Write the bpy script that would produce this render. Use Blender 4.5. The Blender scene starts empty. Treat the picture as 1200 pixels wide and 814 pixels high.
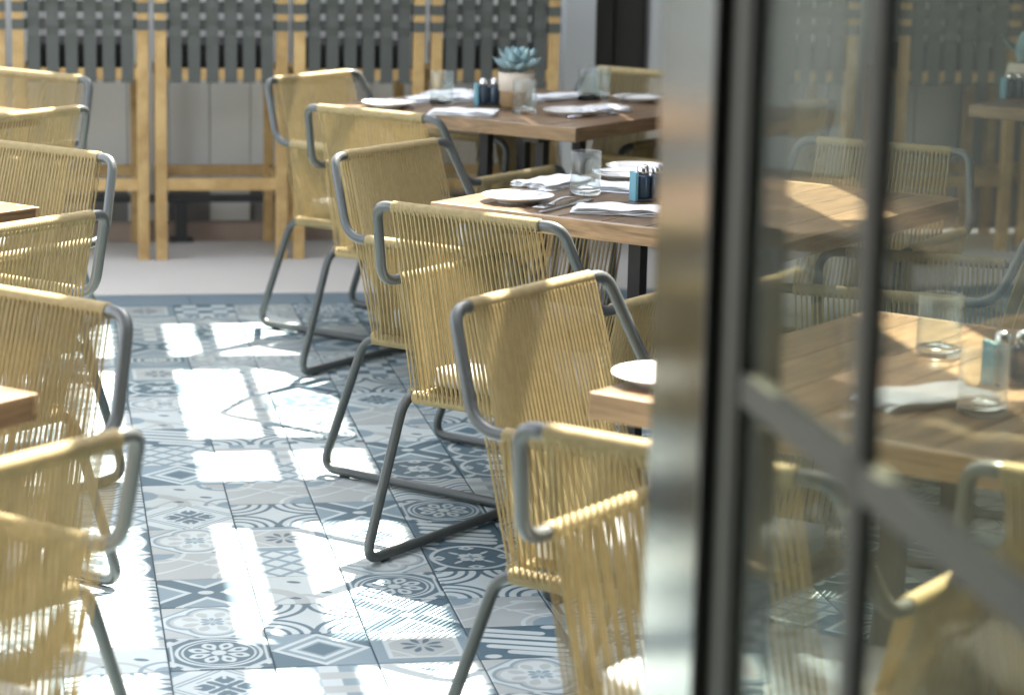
import bpy, bmesh, math, random
import numpy as np
from mathutils import Vector, Matrix

random.seed(7)
rng = np.random.default_rng(7)
SC = bpy.context.scene
COL = SC.collection

# ------------------------------------------------------------------ camera
CAM_O = Vector((-0.2183, -6.5859, 1.5633))
CF = Vector((0.18224, 0.96304, -0.19834)); CR = Vector((0.98313, -0.18163, 0.02144)); CU = Vector((0.01538, 0.19890, 0.97990))
cam_data = bpy.data.cameras.new('camera'); cam = bpy.data.objects.new('camera', cam_data); COL.objects.link(cam)
cam.matrix_world = Matrix(((CR.x, CU.x, -CF.x, CAM_O.x), (CR.y, CU.y, -CF.y, CAM_O.y), (CR.z, CU.z, -CF.z, CAM_O.z), (0, 0, 0, 1)))
cam_data.sensor_width = 36.0
cam_data.lens = 87.945
cam_data.clip_start = 0.05
cam_data.clip_end = 400
cam_data.dof.use_dof = True
cam_data.dof.focus_distance = 5.35
cam_data.dof.aperture_fstop = 4.0
SC.camera = cam

# ------------------------------------------------------------------ sky, sun, exposure
SUN = Vector((0.355, 0.575, 1.0)).normalized()
elev = math.asin(SUN.z); azim = math.atan2(SUN.x, SUN.y)
world = bpy.data.worlds.new('World'); SC.world = world; world.use_nodes = True
wn = world.node_tree.nodes; wl = world.node_tree.links
sky = wn.new('ShaderNodeTexSky'); sky.sky_type = 'NISHITA'; sky.sun_disc = False
sky.sun_elevation = elev; sky.sun_rotation = azim; sky.air_density = 1.0; sky.dust_density = 2.0; sky.ozone_density = 0.8
hz = wn.new('ShaderNodeHueSaturation'); hz.inputs['Saturation'].default_value = 0.42      # hazy, pale sky
wl.new(sky.outputs[0], hz.inputs['Color']); wl.new(hz.outputs[0], wn['Background'].inputs[0]); wn['Background'].inputs[1].default_value = 0.15
sd = bpy.data.lights.new('sun', 'SUN'); sd.energy = 5.0; sd.angle = math.radians(0.5); sd.color = (1.0, 0.92, 0.78)
so = bpy.data.objects.new('sun', sd); COL.objects.link(so); so.rotation_euler = SUN.to_track_quat('Z', 'Y').to_euler(); so.location = (3, 5, 9)
SC.view_settings.view_transform = 'Standard'; SC.view_settings.look = 'None'; SC.view_settings.gamma = 1.0
SC.view_settings.use_curve_mapping = False
SC.view_settings.exposure = 2.9
SC.render.engine = 'CYCLES'
SC.cycles.max_bounces = 8; SC.cycles.transparent_max_bounces = 16; SC.cycles.diffuse_bounces = 4
SC.cycles.caustics_reflective = False; SC.cycles.caustics_refractive = False
SC.cycles.use_denoising = True

# ------------------------------------------------------------------ helpers
def new_mat(name):
    m = bpy.data.materials.new(name); m.use_nodes = True
    return m, m.node_tree.nodes, m.node_tree.links, m.node_tree.nodes['Principled BSDF']

def simple(name, col, rough=0.6, metal=0.0, var=0.12, scale=30.0, bump=0.0, bscale=200.0, spec=0.5, stretch=None):
    """plain colour broken up by noise, with optional fine relief"""
    m, n, l, p = new_mat(name)
    tc = n.new('ShaderNodeTexCoord'); mp = n.new('ShaderNodeMapping'); l.new(tc.outputs['Object'], mp.inputs[0])
    if stretch: mp.inputs['Scale'].default_value = stretch
    nz = n.new('ShaderNodeTexNoise'); nz.inputs['Scale'].default_value = scale; nz.inputs['Detail'].default_value = 5
    l.new(mp.outputs[0], nz.inputs[0])
    oi = n.new('ShaderNodeObjectInfo')
    mx = n.new('ShaderNodeMix'); mx.data_type = 'RGBA'; l.new(nz.outputs[0], mx.inputs[0])
    mx.inputs[6].default_value = (*[c * (1 - var) for c in col], 1); mx.inputs[7].default_value = (*[min(1, c * (1 + var)) for c in col], 1)
    l.new(mx.outputs[2], p.inputs['Base Color'])
    p.inputs['Metallic'].default_value = metal; p.inputs['Specular IOR Level'].default_value = spec
    rr = n.new('ShaderNodeMapRange'); l.new(nz.outputs[0], rr.inputs[0]); rr.inputs[3].default_value = max(0.02, rough - 0.08); rr.inputs[4].default_value = min(1, rough + 0.08)
    l.new(rr.outputs[0], p.inputs['Roughness'])
    if bump > 0:
        b = n.new('ShaderNodeBump'); nb = n.new('ShaderNodeTexNoise'); nb.inputs['Scale'].default_value = bscale; nb.inputs['Detail'].default_value = 3
        l.new(mp.outputs[0], nb.inputs[0]); l.new(nb.outputs[0], b.inputs['Height']); b.inputs['Strength'].default_value = bump; b.inputs['Distance'].default_value = 0.004
        l.new(b.outputs[0], p.inputs['Normal'])
    return m

def wood(name, dark, light, rough=0.45, grain=(1.2, 22, 22), var=0.35):
    """long grain along local X, tone varies from piece to piece"""
    m, n, l, p = new_mat(name)
    tc = n.new('ShaderNodeTexCoord'); oi = n.new('ShaderNodeObjectInfo')
    add = n.new('ShaderNodeVectorMath'); add.operation = 'ADD'
    cx = n.new('ShaderNodeCombineXYZ'); ml = n.new('ShaderNodeMath'); ml.operation = 'MULTIPLY'; ml.inputs[1].default_value = 37.0
    l.new(oi.outputs['Random'], ml.inputs[0])
    for i in range(3): l.new(ml.outputs[0], cx.inputs[i])
    l.new(tc.outputs['Object'], add.inputs[0]); l.new(cx.outputs[0], add.inputs[1])
    mp = n.new('ShaderNodeMapping'); mp.inputs['Scale'].default_value = grain; l.new(add.outputs[0], mp.inputs[0])
    nz = n.new('ShaderNodeTexNoise'); nz.inputs['Scale'].default_value = 3.0; nz.inputs['Detail'].default_value = 6; nz.inputs['Distortion'].default_value = 1.2
    l.new(mp.outputs[0], nz.inputs[0])
    wv = n.new('ShaderNodeTexNoise'); wv.inputs['Scale'].default_value = 14.0; wv.inputs['Detail'].default_value = 2; l.new(mp.outputs[0], wv.inputs[0])
    mixf = n.new('ShaderNodeMath'); mixf.operation = 'MULTIPLY_ADD'; l.new(wv.outputs[0], mixf.inputs[0]); mixf.inputs[1].default_value = 0.35; l.new(nz.outputs[0], mixf.inputs[2])
    cr = n.new('ShaderNodeValToRGB'); l.new(mixf.outputs[0], cr.inputs[0])
    cr.color_ramp.elements[0].position = 0.45; cr.color_ramp.elements[0].color = (*dark, 1)
    cr.color_ramp.elements[1].position = 0.85; cr.color_ramp.elements[1].color = (*light, 1)
    mr = n.new('ShaderNodeMapRange'); l.new(oi.outputs['Random'], mr.inputs[0]); mr.inputs[3].default_value = 1 - var; mr.inputs[4].default_value = 1 + var
    hs = n.new('ShaderNodeHueSaturation'); l.new(mr.outputs[0], hs.inputs['Value']); l.new(cr.outputs[0], hs.inputs['Color'])
    l.new(hs.outputs[0], p.inputs['Base Color']); p.inputs['Roughness'].default_value = rough
    b = n.new('ShaderNodeBump'); l.new(mixf.outputs[0], b.inputs['Height']); b.inputs['Strength'].default_value = 0.25; b.inputs['Distance'].default_value = 0.002
    l.new(b.outputs[0], p.inputs['Normal'])
    return m

def rope_mat(name, col):
    m, n, l, p = new_mat(name)
    tc = n.new('ShaderNodeTexCoord')
    nz = n.new('ShaderNodeTexNoise'); nz.inputs['Scale'].default_value = 60; nz.inputs['Detail'].default_value = 4; l.new(tc.outputs['Object'], nz.inputs[0])
    mx = n.new('ShaderNodeMix'); mx.data_type = 'RGBA'; l.new(nz.outputs[0], mx.inputs[0])
    mx.inputs[6].default_value = (col[0] * .78, col[1] * .76, col[2] * .68, 1); mx.inputs[7].default_value = (min(1, col[0] * 1.18), min(1, col[1] * 1.18), min(1, col[2] * 1.2), 1)
    oi = n.new('ShaderNodeObjectInfo'); mr = n.new('ShaderNodeMapRange'); l.new(oi.outputs['Random'], mr.inputs[0]); mr.inputs[3].default_value = 0.88; mr.inputs[4].default_value = 1.1
    hs = n.new('ShaderNodeHueSaturation'); l.new(mr.outputs[0], hs.inputs['Value']); l.new(mx.outputs[2], hs.inputs['Color'])
    l.new(hs.outputs[0], p.inputs['Base Color']); p.inputs['Roughness'].default_value = 0.62
    p.inputs['Specular IOR Level'].default_value = 0.3
    wv = n.new('ShaderNodeTexWave'); wv.wave_type = 'BANDS'; wv.bands_direction = 'DIAGONAL'; wv.inputs['Scale'].default_value = 160; l.new(tc.outputs['Object'], wv.inputs[0])
    b = n.new('ShaderNodeBump'); b.inputs['Strength'].default_value = 0.35; b.inputs['Distance'].default_value = 0.001
    l.new(wv.outputs[0], b.inputs['Height']); l.new(b.outputs[0], p.inputs['Normal'])
    tl = n.new('ShaderNodeBsdfTranslucent'); l.new(hs.outputs[0], tl.inputs[0]); ms = n.new('ShaderNodeMixShader'); ms.inputs[0].default_value = 0.28
    l.new(p.outputs[0], ms.inputs[1]); l.new(tl.outputs[0], ms.inputs[2]); l.new(ms.outputs[0], n['Material Output'].inputs['Surface'])
    return m

M = {}
M['rope'] = rope_mat('golden_rope', (0.45, 0.365, 0.195))
M['tube'] = simple('grey_powder_coat', (0.085, 0.095, 0.094), 0.34, 0.15, 0.1, 40, 0.04, 500)
M['rubber'] = simple('black_rubber', (0.03, 0.03, 0.03), 0.7)
M['cushion'] = simple('grey_canvas', (0.52, 0.55, 0.56), 0.9, 0, 0.08, 12, 0.35, 700, 0.2)
M['table_wood'] = wood('walnut_plank', (0.085, 0.05, 0.027), (0.235, 0.148, 0.08), 0.30, (1.4, 16, 16), 0.32)
M['table_end'] = wood('walnut_end_band', (0.14, 0.088, 0.046), (0.34, 0.225, 0.12), 0.36, (16, 1.4, 16), 0.2)
M['teak'] = wood('pale_teak', (0.36, 0.22, 0.08), (0.56, 0.385, 0.165), 0.55, (2, 14, 2), 0.08)
M['black_steel'] = simple('black_steel', (0.035, 0.037, 0.038), 0.45, 0.2, 0.2, 20)
M['strap'] = simple('grey_green_webbing', (0.098, 0.106, 0.096), 0.75, 0, 0.1, 60, 0.3, 900, 0.25)
M['seat_dark'] = simple('charcoal_seat_pad', (0.03, 0.032, 0.03), 0.85)
M['concrete'] = simple('pale_concrete_paving', (0.58, 0.565, 0.53), 0.8, 0, 0.09, 2.2, 0.15, 60, 0.3)
M['grout'] = simple('slate_grout', (0.10, 0.14, 0.165), 0.9, 0, 0.2, 30)
M['border'] = simple('slate_blue_border_tile', (0.15, 0.215, 0.26), 0.5, 0, 0.13, 9, 0.05, 60)
M['wall_panel'] = simple('grey_wall_panel', (0.68, 0.69, 0.655), 0.7, 0, 0.07, 6, 0.05, 80)
M['wall_back'] = simple('grey_wall_joint', (0.22, 0.22, 0.215), 0.8)
M['pillar'] = simple('pale_blue_grey_paint', (0.62, 0.65, 0.65), 0.55, 0, 0.05, 5, 0.03, 80)
M['dark_door'] = simple('dark_doorway', (0.035, 0.033, 0.028), 0.6)
M['kerb'] = simple('pinkish_stone_kerb', (0.42, 0.33, 0.27), 0.75, 0, 0.12, 14)
M['plate'] = simple('white_glazed_ceramic', (0.80, 0.79, 0.76), 0.16, 0, 0.02, 8)
M['linen'] = simple('white_linen', (0.78, 0.80, 0.82), 0.9, 0, 0.03, 40, 0.4, 600, 0.1)
M['cutlery'] = simple('polished_steel', (0.55, 0.56, 0.57), 0.18, 1.0, 0.04, 30)
M['jar_dark'] = simple('dark_blue_jar', (0.03, 0.055, 0.085), 0.2)
M['cyan_card'] = simple('turquoise_card', (0.13, 0.31, 0.38), 0.5)
M['pot_pale'] = simple('sandy_ceramic', (0.52, 0.46, 0.38), 0.75, 0, 0.12, 30, 0.2, 90)
M['pot_wood'] = simple('pot_cork_band', (0.28, 0.185, 0.09), 0.7, 0, 0.2, 25)
M['soil'] = simple('potting_soil', (0.04, 0.03, 0.02), 0.95)
M['succulent'] = simple('blue_green_leaf', (0.25, 0.38, 0.41), 0.55, 0, 0.28, 25, 0.05, 60)
M['door_frame'] = simple('bronze_grey_frame', (0.03, 0.032, 0.026), 0.5, 0.0, 0.08, 30, 0, 200, 0.2)
M['door_bead'] = simple('satin_grey_bead', (0.05, 0.053, 0.043), 0.5, 0.0, 0.08, 30, 0, 200, 0.25)
M['gasket'] = simple('black_gasket', (0.024, 0.025, 0.02), 0.6)
M['roof_board'] = simple('white_painted_slat', (0.62, 0.60, 0.56), 0.7, 0, 0.05, 6)
M['ground'] = simple('grey_ground', (0.30, 0.29, 0.27), 0.9, 0, 0.15, 0.5)
M['room_wall'] = simple('warm_grey_plaster', (0.30, 0.28, 0.25), 0.85, 0, 0.06, 4)
M['room_floor'] = simple('dark_room_floor', (0.10, 0.075, 0.055), 0.5, 0, 0.2, 6)
M['shade_board'] = simple('dark_shade_board', (0.07, 0.06, 0.045), 0.65, 0, 0.2, 8)

def glass_mat(name, wall):
    m, n, l, p = new_mat(name)
    if wall:   # thin blown wall: clear face on, bright at the rims
        out = n['Material Output']
        tr = n.new('ShaderNodeBsdfTransparent'); tr.inputs[0].default_value = (0.95, 0.97, 0.965, 1)
        gl = n.new('ShaderNodeBsdfGlossy'); gl.inputs['Roughness'].default_value = 0.03; gl.inputs[0].default_value = (0.95, 0.98, 0.98, 1)
        nz = n.new('ShaderNodeTexNoise'); nz.inputs['Scale'].default_value = 30; b = n.new('ShaderNodeBump'); b.inputs['Strength'].default_value = 0.3; b.inputs['Distance'].default_value = 0.004
        l.new(nz.outputs[0], b.inputs['Height']); l.new(b.outputs[0], gl.inputs['Normal'])
        lf = n.new('ShaderNodeLayerWeight'); lf.inputs[0].default_value = 0.5; pw = n.new('ShaderNodeMath'); pw.operation = 'POWER'; pw.inputs[1].default_value = 4.0; l.new(lf.outputs['Facing'], pw.inputs[0])
        ma = n.new('ShaderNodeMath'); ma.operation = 'MULTIPLY_ADD'; ma.inputs[1].default_value = 0.8; ma.inputs[2].default_value = 0.05; l.new(pw.outputs[0], ma.inputs[0])
        mx = n.new('ShaderNodeMixShader'); l.new(ma.outputs[0], mx.inputs[0]); l.new(tr.outputs[0], mx.inputs[1]); l.new(gl.outputs[0], mx.inputs[2]); l.new(mx.outputs[0], out.inputs['Surface'])
    else:
        p.inputs['Base Color'].default_value = (0.93, 0.97, 0.97, 1); p.inputs['Transmission Weight'].default_value = 1.0; p.inputs['Roughness'].default_value = 0.0; p.inputs['IOR'].default_value = 1.45
    return m
M['glass_wall'] = glass_mat('clear_tumbler_wall', True)
M['glass'] = glass_mat('clear_tumbler_base', False)

def pane_mat():
    m, n, l, p = new_mat('grey_tinted_pane')
    out = n['Material Output']
    tr = n.new('ShaderNodeBsdfTransparent'); tr.inputs[0].default_value = (0.75, 0.765, 0.695, 1)
    gl = n.new('ShaderNodeBsdfGlossy'); gl.inputs['Roughness'].default_value = 0.02; gl.inputs[0].default_value = (0.9, 0.93, 0.9, 1)
    lf = n.new('ShaderNodeLayerWeight'); lf.inputs[0].default_value = 0.5; lw = n.new('ShaderNodeMath'); lw.operation = 'POWER'; lw.inputs[1].default_value = 5.0; l.new(lf.outputs['Facing'], lw.inputs[0])
    lq = n.new('ShaderNodeMath'); lq.operation = 'MULTIPLY_ADD'; lq.inputs[1].default_value = 0.35; lq.inputs[2].default_value = 0.02; l.new(lw.outputs[0], lq.inputs[0])
    nz = n.new('ShaderNodeTexNoise'); nz.inputs['Scale'].default_value = 9; tc = n.new('ShaderNodeTexCoord'); l.new(tc.outputs['Object'], nz.inputs[0])
    b = n.new('ShaderNodeBump'); b.inputs['Strength'].default_value = 0.05; b.inputs['Distance'].default_value = 0.01; l.new(nz.outputs[0], b.inputs['Height']); l.new(b.outputs[0], gl.inputs['Normal'])
    mx = n.new('ShaderNodeMixShader'); l.new(lq.outputs[0], mx.inputs[0]); l.new(tr.outputs[0], mx.inputs[1]); l.new(gl.outputs[0], mx.inputs[2])
    df = n.new('ShaderNodeBsdfDiffuse'); df.inputs[0].default_value = (0.62, 0.66, 0.60, 1)  # pale veil over the pane: dust smudges, also imitating reflected haze
    mp2 = n.new('ShaderNodeMapping'); mp2.inputs['Scale'].default_value = (1, 5, 1.2); l.new(tc.outputs['Object'], mp2.inputs[0])
    dn = n.new('ShaderNodeTexNoise'); dn.inputs['Scale'].default_value = 4; dn.inputs['Detail'].default_value = 7; l.new(mp2.outputs[0], dn.inputs[0])
    dr = n.new('ShaderNodeMapRange'); l.new(dn.outputs[0], dr.inputs[0]); dr.inputs[1].default_value = 0.3; dr.inputs[2].default_value = 0.75; dr.inputs[3].default_value = 0.02; dr.inputs[4].default_value = 0.085
    mv = n.new('ShaderNodeMixShader'); l.new(dr.outputs[0], mv.inputs[0]); l.new(mx.outputs[0], mv.inputs[1]); l.new(df.outputs[0], mv.inputs[2])
    l.new(mv.outputs[0], out.inputs['Surface'])
    return m
M['pane'] = pane_mat()

def jamb_mat():
    """polished metal reveal, rippled along its depth so reflections smear sideways"""
    m, n, l, p = new_mat('polished_steel_reveal')
    p.inputs['Base Color'].default_value = (0.18, 0.188, 0.165, 1); p.inputs['Metallic'].default_value = 1.0; p.inputs['Roughness'].default_value = 0.1
    tc = n.new('ShaderNodeTexCoord'); mp = n.new('ShaderNodeMapping'); mp.inputs['Scale'].default_value = (0.001, 2200, 0.6); l.new(tc.outputs['Object'], mp.inputs[0])
    nz = n.new('ShaderNodeTexNoise'); nz.inputs['Scale'].default_value = 1.0; nz.inputs['Detail'].default_value = 2; l.new(mp.outputs[0], nz.inputs[0])
    b = n.new('ShaderNodeBump'); b.inputs['Strength'].default_value = 0.07; b.inputs['Distance'].default_value = 0.0004
    l.new(nz.outputs[0], b.inputs['Height']); l.new(b.outputs[0], p.inputs['Normal'])
    return m
M['jamb'] = jamb_mat()

def tile_mat():
    m, n, l, p = new_mat('printed_cement_tile')
    at = n.new('ShaderNodeAttribute'); at.attribute_name = 'tile_print'
    tc = n.new('ShaderNodeTexCoord'); oi = n.new('ShaderNodeObjectInfo')
    geo = n.new('ShaderNodeNewGeometry')
    nz = n.new('ShaderNodeTexNoise'); nz.inputs['Scale'].default_value = 7; nz.inputs['Detail'].default_value = 6; l.new(geo.outputs['Position'], nz.inputs[0])
    mr = n.new('ShaderNodeMapRange'); l.new(nz.outputs[0], mr.inputs[0]); mr.inputs[3].default_value = 0.84; mr.inputs[4].default_value = 1.12
    m2 = n.new('ShaderNodeMapRange'); l.new(oi.outputs['Random'], m2.inputs[0]); m2.inputs[3].default_value = 0.93; m2.inputs[4].default_value = 1.06
    mm = n.new('ShaderNodeMath'); mm.operation = 'MULTIPLY'; l.new(mr.outputs[0], mm.inputs[0]); l.new(m2.outputs[0], mm.inputs[1])
    hs = n.new('ShaderNodeHueSaturation'); l.new(mm.outputs[0], hs.inputs['Value']); l.new(at.outputs['Color'], hs.inputs['Color'])
    l.new(hs.outputs[0], p.inputs['Base Color'])
    r2 = n.new('ShaderNodeMapRange'); l.new(nz.outputs[0], r2.inputs[0]); r2.inputs[3].default_value = 0.38; r2.inputs[4].default_value = 0.62
    l.new(r2.outputs[0], p.inputs['Roughness']); p.inputs['Specular IOR Level'].default_value = 0.35
    return m
M['tile'] = tile_mat()

class MB:
    """collects vertices and faces for one mesh"""
    def __init__(s): s.v = []; s.f = []
    def add(s, vs, fs):
        o = len(s.v); s.v += [tuple(q) for q in vs]; s.f += [tuple(i + o for i in q) for q in fs]; return s
    def box(s, x0, x1, y0, y1, z0, z1, bev=0.0):
        if bev <= 0:
            return s.add([(x0, y0, z0), (x1, y0, z0), (x1, y1, z0), (x0, y1, z0), (x0, y0, z1), (x1, y0, z1), (x1, y1, z1), (x0, y1, z1)],
                         [(3, 2, 1, 0), (4, 5, 6, 7), (0, 1, 5, 4), (1, 2, 6, 5), (2, 3, 7, 6), (3, 0, 4, 7)])
        bm = bmesh.new(); bmesh.ops.create_cube(bm, size=1)
        for q in bm.verts: q.co = Vector((x0 + (q.co.x + .5) * (x1 - x0), y0 + (q.co.y + .5) * (y1 - y0), z0 + (q.co.z + .5) * (z1 - z0)))
        bmesh.ops.bevel(bm, geom=bm.edges[:], offset=bev, segments=2, affect='EDGES', profile=0.6)
        bm.verts.index_update(); s.add([q.co[:] for q in bm.verts], [[w.index for w in f.verts] for f in bm.faces]); bm.free(); return s
    def tube(s, pts, r, n=10, cap=True, radii=None):
        pts = [Vector(q) for q in pts]; N = len(pts); vs = []; fs = []
        T = [(pts[min(i + 1, N - 1)] - pts[max(i - 1, 0)]).normalized() for i in range(N)]
        a = Vector((0, 0, 1)) if abs(T[0].z) < .9 else Vector((1, 0, 0))
        X = T[0].cross(a).normalized()
        for i in range(N):
            X = (X - T[i] * X.dot(T[i])).normalized(); Y = T[i].cross(X)
            ri = radii[i] if radii is not None else r
            for k in range(n):
                t = 2 * math.pi * k / n; vs.append(pts[i] + (X * math.cos(t) + Y * math.sin(t)) * ri)
        for i in range(N - 1):
            for k in range(n): fs.append((i * n + k, i * n + (k + 1) % n, (i + 1) * n + (k + 1) % n, (i + 1) * n + k))
        if cap: fs.append(tuple(range(n))[::-1]); fs.append(tuple((N - 1) * n + k for k in range(n)))
        return s.add(vs, fs)
    def lathe(s, prof, n=32, c=(0, 0, 0), closed=False):
        vs = []; fs = []; P = len(prof)
        for (r, z) in prof:
            for k in range(n):
                t = 2 * math.pi * k / n; vs.append((c[0] + r * math.cos(t), c[1] + r * math.sin(t), c[2] + z))
        for i in range(P - 1 if not closed else P):
            j = (i + 1) % P
            for k in range(n): fs.append((i * n + k, i * n + (k + 1) % n, j * n + (k + 1) % n, j * n + k))
        return s.add(vs, fs)
    def mesh(s, name, mat, smooth=False):
        me = bpy.data.meshes.new(name); me.from_pydata(s.v, [], s.f); me.materials.append(M[mat] if isinstance(mat, str) else mat)
        if smooth: me.polygons.foreach_set('use_smooth', [True] * len(me.polygons))
        me.update()
        bm = bmesh.new(); bm.from_mesh(me); bmesh.ops.recalc_face_normals(bm, faces=bm.faces[:]); bm.to_mesh(me); bm.free()
        return me
    def build(s, name, mat, parent=None, smooth=False, loc=None, rotz=0, kind=None):
        o = bpy.data.objects.new(name, s.mesh(name, mat, smooth)); COL.objects.link(o)
        if parent is not None: o.parent = parent
        if loc is not None: o.location = loc
        if rotz: o.rotation_euler.z = rotz
        if kind: o['kind'] = kind
        return o

def empty(name, loc=(0, 0, 0), rz=0):
    o = bpy.data.objects.new(name, None); COL.objects.link(o); o.location = loc; o.rotation_euler = (0, 0, rz); o.empty_display_size = 0.1; return o
def tag(o, label=None, cat=None, group=None, kind=None):
    if label: o['label'] = label
    if cat: o['category'] = cat
    if group: o['group'] = group
    if kind: o['kind'] = kind
    return o
def copy_tree(o, parent=None):
    c = o.copy(); COL.objects.link(c); c.parent = parent
    for ch in o.children: copy_tree(ch, c)
    return c
def fillet(pts, rad, seg=6):
    """round the inner corners of a polyline"""
    P = [Vector(q) for q in pts]; out = [P[0]]
    for i in range(1, len(P) - 1):
        r = rad[i] if isinstance(rad, (list, tuple)) else rad
        a = (P[i - 1] - P[i]); b = (P[i + 1] - P[i]); d = min(r, a.length * .49, b.length * .49)
        A = P[i] + a.normalized() * d; B = P[i] + b.normalized() * d
        for k in range(seg + 1):
            t = k / seg; out.append(A * (1 - t) ** 2 + P[i] * 2 * t * (1 - t) + B * t * t)
    out.append(P[-1]); return out
def along(A, B, n): return [Vector(A).lerp(Vector(B), i / n) for i in range(n + 1)]

# ------------------------------------------------------------------ ground and paving
def struct(name, mb, mat, kind='structure', **k):
    o = mb.build(name, mat, **k); o['kind'] = kind; return o
struct('ground', MB().add([(-60, -60, -.03), (60, -60, -.03), (60, 60, -.03), (-60, 60, -.03)], [(0, 1, 2, 3)]), 'ground')
floor = struct('patio_floor', MB().box(-2.6, 5.2, -5.2, 2.0, -.025, -.004), 'grout')
pavement = struct('pavement', MB().box(-4.5, 7.0, 2.003, 3.16, -.025, -.0015), 'concrete')

# ---- printed cement tiles
PW = np.array((0.425, 0.49, 0.50)); PG = np.array((0.325, 0.362, 0.365)); PM = np.array((0.175, 0.252, 0.293)); PD = np.array((0.062, 0.118, 0.155))
PAL = np.array([PW, PG, PM, PD])
def pattern(kind, u, v):
    x = 2 * u - 1; y = 2 * v - 1; ax = abs(x); ay = abs(y); r = np.hypot(x, y); th = np.arctan2(y, x); s = ax + ay; mx = np.maximum(ax, ay)
    o = np.zeros(x.shape, int)
    def st(m, c): o[m] = c
    def petal(k, r0, r1, w, ph=0):
        q = np.mod(th * k / (2 * np.pi) + ph, 1.0) - .5
        return (r > r0) & (r < r1) & (abs(q) < w * np.sin(np.pi * np.clip((r - r0) / (r1 - r0), 0, 1)) ** .7)
    if kind == 0:      # round medallion with an eight petal flower
        st(mx > -1, 3); st(s > 1.5, 0); st((s > 1.42) & (s < 1.5), 0); st((s > 1.58) & (abs(ax - ay) < .12), 3); st((s > 1.74), 3)
        st((mx > .90) & (mx < .955) & (s < 1.45), 0); st((r > .80) & (r < .87), 0); st((r > .70) & (r < .745), 0)
        st(petal(8, .17, .64, .42), 0); st(petal(8, .34, .52, .17), 3); st(r < .15, 0)
    elif kind == 1:    # saltire with white outlines
        d = abs(ax - ay); st(mx > -1, 2); st(ay > ax, 2); st(d < .46, 0); st(d < .29, 3); st((mx < .20), 3); st((x / .17) ** 2 + (y / .13) ** 2 < 1, 0)
    elif kind == 2:    # nested diamonds, split corners
        st(x * y > 0, 3); st(x * y <= 0, 2); st(s < 1, 0); st(s < .84, 2); st(s < .66, 0); st(s < .50, 2); st(s < .40, 3)
    elif kind == 3:    # soft checks
        c = (np.floor(u * 5) + np.floor(v * 5)) % 2; st(c > 0, 1); st((c > 0) & (np.floor(u * 5) % 2 > 0), 2); st((c == 0) & (np.floor(v * 5) % 2 > 0), 1)
    elif kind == 4:    # slanted rounded bars and dots
        st(mx > -1, 3)
        for (cx, cy, L) in ((-.12, .66, .62), (.0, .30, .75), (.0, -.08, .78), (.05, -.44, .72), (.2, -.78, .5)):
            px, py = x - cx, y - cy; a = px * .95 - py * .31; b = px * .31 + py * .95
            st((np.maximum(abs(a) - L, 0) ** 2 + b ** 2) < .0135, 0)
        for (cx, cy) in ((-.72, -.86), (.74, .86)): st(((x - cx) / .17) ** 2 + ((y - cy) / .12) ** 2 < 1, 0)
    elif kind == 5:    # trellis
        a = abs(np.mod((u + v) * 3, 1) - .5); b = abs(np.mod((u - v) * 3, 1) - .5); st((a > .37) | (b > .37), 2); st((a > .40) & (b > .40), 3); st((a > .43) | (b > .43), 2)
    elif kind == 6:    # grey ground with pale crossing stems
        st(mx > -1, 1)
        f1 = .62 * np.sin(1.5 * x + .4); f2 = -.62 * np.sin(1.5 * x - .4)
        st(abs(y - f1) < .055, 0); st(abs(y - f2) < .055, 0); st((abs(y - .05) < .05) & (x > .1) & (x < .7), 0); st(((x - .45) / .2) ** 2 + ((y - .62) / .12) ** 2 < 1, 0)
        st((np.hypot(x - 1, y + 1) < .55) | (np.hypot(x + 1, y - 1) < .5), 2); st((abs(np.hypot(x - 1, y + 1) - .75) < .05), 0); st((abs(np.hypot(x + 1, y - 1) - .7) < .05), 0)
    elif kind == 7:    # quatrefoil
        dq = np.minimum(np.hypot(ax - .42, ay), np.hypot(ax, ay - .42)); st(s > 1.35, 1); st(abs(s - 1.35) < .05, 2); st(dq < .53, 2); st(dq < .45, 1); st(dq < .37, 0); st(petal(8, .28, .66, .3), 1); st(petal(4, .02, .3, .24), 2); st(petal(4, .04, .25, .2, .5), 2)
        st((mx > .93) & (abs(ax - ay) < .5), 1)
    elif kind == 8:    # tulip cross in a diamond frame
        st((s > .96) & (s < 1.04), 2); st((s > 1.12) & (s < 1.2), 2); st(s > 1.62, 2)
        a = np.maximum(ax, ay); b = np.minimum(ax, ay); st((a > .2) & (a < .62) & (b < .07 + .13 * np.sin((a - .2) * 7.4) ** 2), 3); st((a < .36) & (abs(ax - ay) < .1) & (a > .05), 3); st(r < .1, 3); st((a > .46) & (b < .035), 0)
        st((abs(s - .8) < .03) & (abs(ax - ay) < .3), 2)
    elif kind == 9:    # arcs from the corners and sides
        rc = np.hypot(1 - ax, 1 - ay); rs = np.minimum(np.hypot(1 - ax, y), np.hypot(x, 1 - ay))
        for a, w in ((.98, .055), (.72, .045), (.47, .05)): st(abs(rc - a) < w, 3)
        st(rc < .2, 2); st(rs < .12, 3)
    elif kind == 10:   # dark arabesque
        g = np.sin(5.2 * ax + 2.2 * np.sin(4.4 * ay + .6)) * np.sin(5.2 * ay + 2.2 * np.sin(4.4 * ax + .6)); st(mx > -1, 3); st(g > .12, 0); st(g > .62, 2); st(abs(r - .9) < .05, 0); st(petal(4, .05, .34, .35), 0)
    elif kind == 11:   # framed panel with a small flower
        st(mx > -1, 1); st(petal(8, .08, .45, .3), 3); st((s > .85) & (s < .93), 0); st(mx > .66, 0); st(mx > .76, 2)
    elif kind == 12:   # pale ground, grey swoosh, small leaves
        st(abs(np.hypot(x + 1, y + .9) - .95) < .16, 1); st(np.hypot(x + 1.1, y) < .45, 2)
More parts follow.
